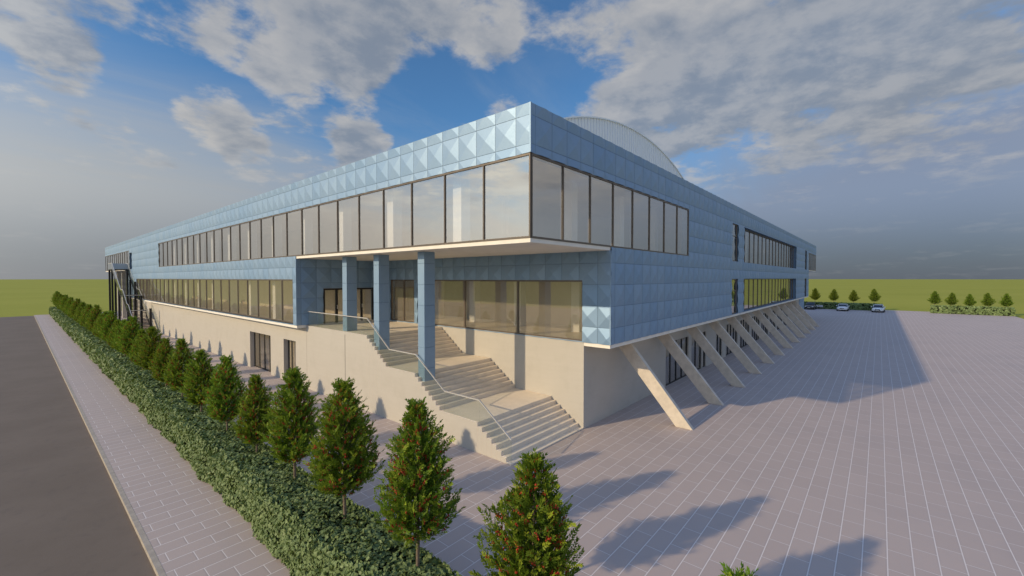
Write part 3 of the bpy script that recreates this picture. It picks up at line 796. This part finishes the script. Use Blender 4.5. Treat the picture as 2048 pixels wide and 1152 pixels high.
def blob(c, rad, amp):
    return mth(nt, 'MULTIPLY', rng_map(nt, dotd(c), math.cos(R(rad)), 1.0 - (1 - math.cos(R(rad))) * .12), amp)
blobs = [((.18, .885, .43), 6, .14), ((.292, .84, .46), 7, .17), ((.425, .77, .48), 7.5, .185), ((.49, .71, .51), 7.5, .185), ((.345, .85, .39), 5, .13), ((.45, .79, .42), 5, .12),
         ((.61, .61, .51), 6.5, .20), ((.02, .929, .40), 7, .18), ((.054, .944, .325), 3.6, .17), ((.10, .964, .249), 3.2, .13), ((.242, .925, .294), 4.2, .17), ((.285, .93, .265), 3.6, .13), ((.299, .925, .233), 3.5, .14), ((.473, .825, .300), 5.0, .20), ((.49, .83, .27), 4.5, .18),
         ((.80, .40, .43), 10, .12), ((.84, .30, .38), 12, .15), ((.91, .12, .36), 12, .19), ((.93, -.05, .40), 12, .19), ((.94, -.06, .27), 8, .10), ((.86, .36, .30), 9, .13), ((.88, .22, .46), 12, .14),
         ((.75, -.60, .30), 24, .20), ((-.70, .68, .28), 24, .14), ((-.95, .1, .4), 30, .12),
         ((.73, .52, .40), 5, -.14), ((.56, .74, .37), 6, -.12), ((.13, .94, .30), 4, -.08), ((.14, .92, .37), 4, -.06)]
bias = None
for c, rad, amp in blobs:
    v = blob(c, rad, amp); bias = v if bias is None else mth(nt, 'ADD', bias, v)
def off(vec, o):
    return node(nt, 'ShaderNodeVectorMath', {0: vec, 1: o}, operation='ADD').outputs[0]
def cloudn(o):
    v = off(P0, o)
    big = noise(nt, v, 2.1, 3, .5, .15)
    fine = noise(nt, v, 5.6, 10, .62, .15)
    return mth(nt, 'MULTIPLY_ADD', fine, .50 * 1.5, mth(nt, 'MULTIPLY_ADD', big, .50 * 1.5, -.25))
sh = Vector((tosun.x, tosun.y, 0)).normalized() * .10
n1 = cloudn((0, 0, 0)); n2 = cloudn((sh.x, sh.y, 0))
cov = mth(nt, 'SUBTRACT', mth(nt, 'ADD', n1, bias), .585)
alpha = rng_map(nt, cov, -.06, .15)
mid = noise(nt, P0, 3.3, 5, .55, .1)
core = None
for c, rad, amp in (((.47, .75, .48), 8, .16), ((.50, .71, .50), 6, .10), ((.02, .93, .40), 8, .14), ((.91, .14, .36), 11, .13), ((.87, .28, .36), 9, .10), ((.94, -.05, .33), 10, .12), ((.47, .84, .27), 3.5, .08), ((.85, .30, .48), 10, -.06), ((.36, .84, .40), 5, -.05)):
    v = blob(c, rad, amp); core = v if core is None else mth(nt, 'ADD', core, v)
thick = rng_map(nt, mth(nt, 'ADD', core, mth(nt, 'ADD', mth(nt, 'MULTIPLY', cov, .45), mth(nt, 'MULTIPLY_ADD', mid, .6, -.30))), -.01, .17)
rel = mth(nt, 'SUBTRACT', n1, n2)
glow = rng_map(nt, dotd((tosun.x, tosun.y, tosun.z)), .30, 1.0)
lit = mixc(nt, glow, (.52, .505, .485), (1.6, 1.55, 1.35))
shade = mixc(nt, glow, (.235, .27, .325), (.95, .88, .80))
cl = mixc(nt, thick, lit, shade)
cl = mixc(nt, rng_map(nt, rel, -.16, .16), mixc(nt, .45, cl, shade), mixc(nt, .55, cl, lit))
skyc = node(nt, 'ShaderNodeVectorMath', {0: sky.outputs[0], 1: (.058, .104, .139)}, operation='MULTIPLY').outputs[0]
# thin high veil and the bank of haze low down, denser away from the sun
veil = noise(nt, node(nt, 'ShaderNodeMapping', {'Vector': P0, 'Rotation': (0, 0, R(35)), 'Scale': (.5, 1.5, 1)}).outputs[0], 1.1, 7, .62, .6)
azs = mth(nt, 'MULTIPLY_ADD', dotd((tosun.x, tosun.y, 0)), .5, .5, clamp=True)
rightv = rng_map(nt, dotd((.93, -.30, .15)), .72, 1.0)
hz = rng_map(nt, mth(nt, 'SUBTRACT', sx.outputs[2], mth(nt, 'ADD', mth(nt, 'MULTIPLY', veil, .16), mth(nt, 'ADD', mth(nt, 'MULTIPLY', rightv, .16), mth(nt, 'MULTIPLY', rng_map(nt, dotd((-.05, 1, .12)), .80, 1.0), .10)))), -.03, .26, 1.0, 0.0)
hcol = mixc(nt, rng_map(nt, azs, .0, .75), (.235, .275, .37), (.39, .405, .41))
back = rng_map(nt, dotd((-.75, -.50, .15)), -.15, .75)  # sky behind the camera, extra brightness added to fill the shaded walls
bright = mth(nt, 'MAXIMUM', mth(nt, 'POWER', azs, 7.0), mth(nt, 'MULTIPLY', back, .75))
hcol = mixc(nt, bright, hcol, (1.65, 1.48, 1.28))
side = rng_map(nt, dotd((.45, -.87, .15)), .55, .98)  # sky right of the view, brightness added for reflections in the shaded side's windows
hcol = mixc(nt, side, hcol, (.47, .49, .53))
low = mixc(nt, rng_map(nt, azs, .0, .75), (.112, .118, .150), (.205, .215, .245))
low = mixc(nt, side, low, (.38, .40, .43))
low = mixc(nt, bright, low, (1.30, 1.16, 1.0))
hcol = mixc(nt, rng_map(nt, sx.outputs[2], .0, .17), low, hcol)
skyv = mixc(nt, mth(nt, 'MULTIPLY_ADD', rng_map(nt, veil, .46, .80), .28, .03), skyc, mixc(nt, glow, (.36, .41, .48), (1.2, 1.1, 1.0)))
base = mixc(nt, mth(nt, 'MULTIPLY', hz, .93), skyv, hcol)
fade = rng_map(nt, sx.outputs[2], .10, .27, .0, 1.0)
colr = mixc(nt, mth(nt, 'MULTIPLY', alpha, mth(nt, 'MULTIPLY_ADD', fade, .76, .10)), base, cl)
# overhead sky out of view: brightness added as blue fill light for shaded surfaces
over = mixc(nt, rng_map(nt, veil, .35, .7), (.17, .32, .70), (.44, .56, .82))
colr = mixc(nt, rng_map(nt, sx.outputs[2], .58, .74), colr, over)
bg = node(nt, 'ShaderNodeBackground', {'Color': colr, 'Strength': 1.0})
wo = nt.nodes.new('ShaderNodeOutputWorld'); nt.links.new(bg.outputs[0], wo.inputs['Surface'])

sl = bpy.data.lights.new('Sun', 'SUN'); sl.energy = 3.4; sl.angle = R(.9); sl.color = (1.0, .79, .50)
so = bpy.data.objects.new('Sun', sl); COL.objects.link(so); so.rotation_euler = dsun.to_track_quat('-Z', 'Y').to_euler(); so.location = (-60, 40, 60)

cam = bpy.data.cameras.new('Camera'); cam.lens = 15.0; cam.sensor_width = 36.0; cam.clip_end = 9000; cam.clip_start = .05
co = bpy.data.objects.new('Camera', cam); COL.objects.link(co)
co.location = (-11.001, -8.679, 6.769); co.rotation_euler = (R(90 - 1.31), 0, R(40.72 - 90))
scene.camera = co
scene.view_settings.view_transform = 'Standard'; scene.view_settings.look = 'None'; scene.view_settings.exposure = 0.0; scene.view_settings.gamma = 1.0
scene.cycles.transparent_max_bounces = 24; scene.cycles.max_bounces = 8; scene.cycles.diffuse_bounces = 4; scene.cycles.glossy_bounces = 4
scene.cycles.use_denoising = True
scene.cycles.sample_clamp_indirect = 6.0
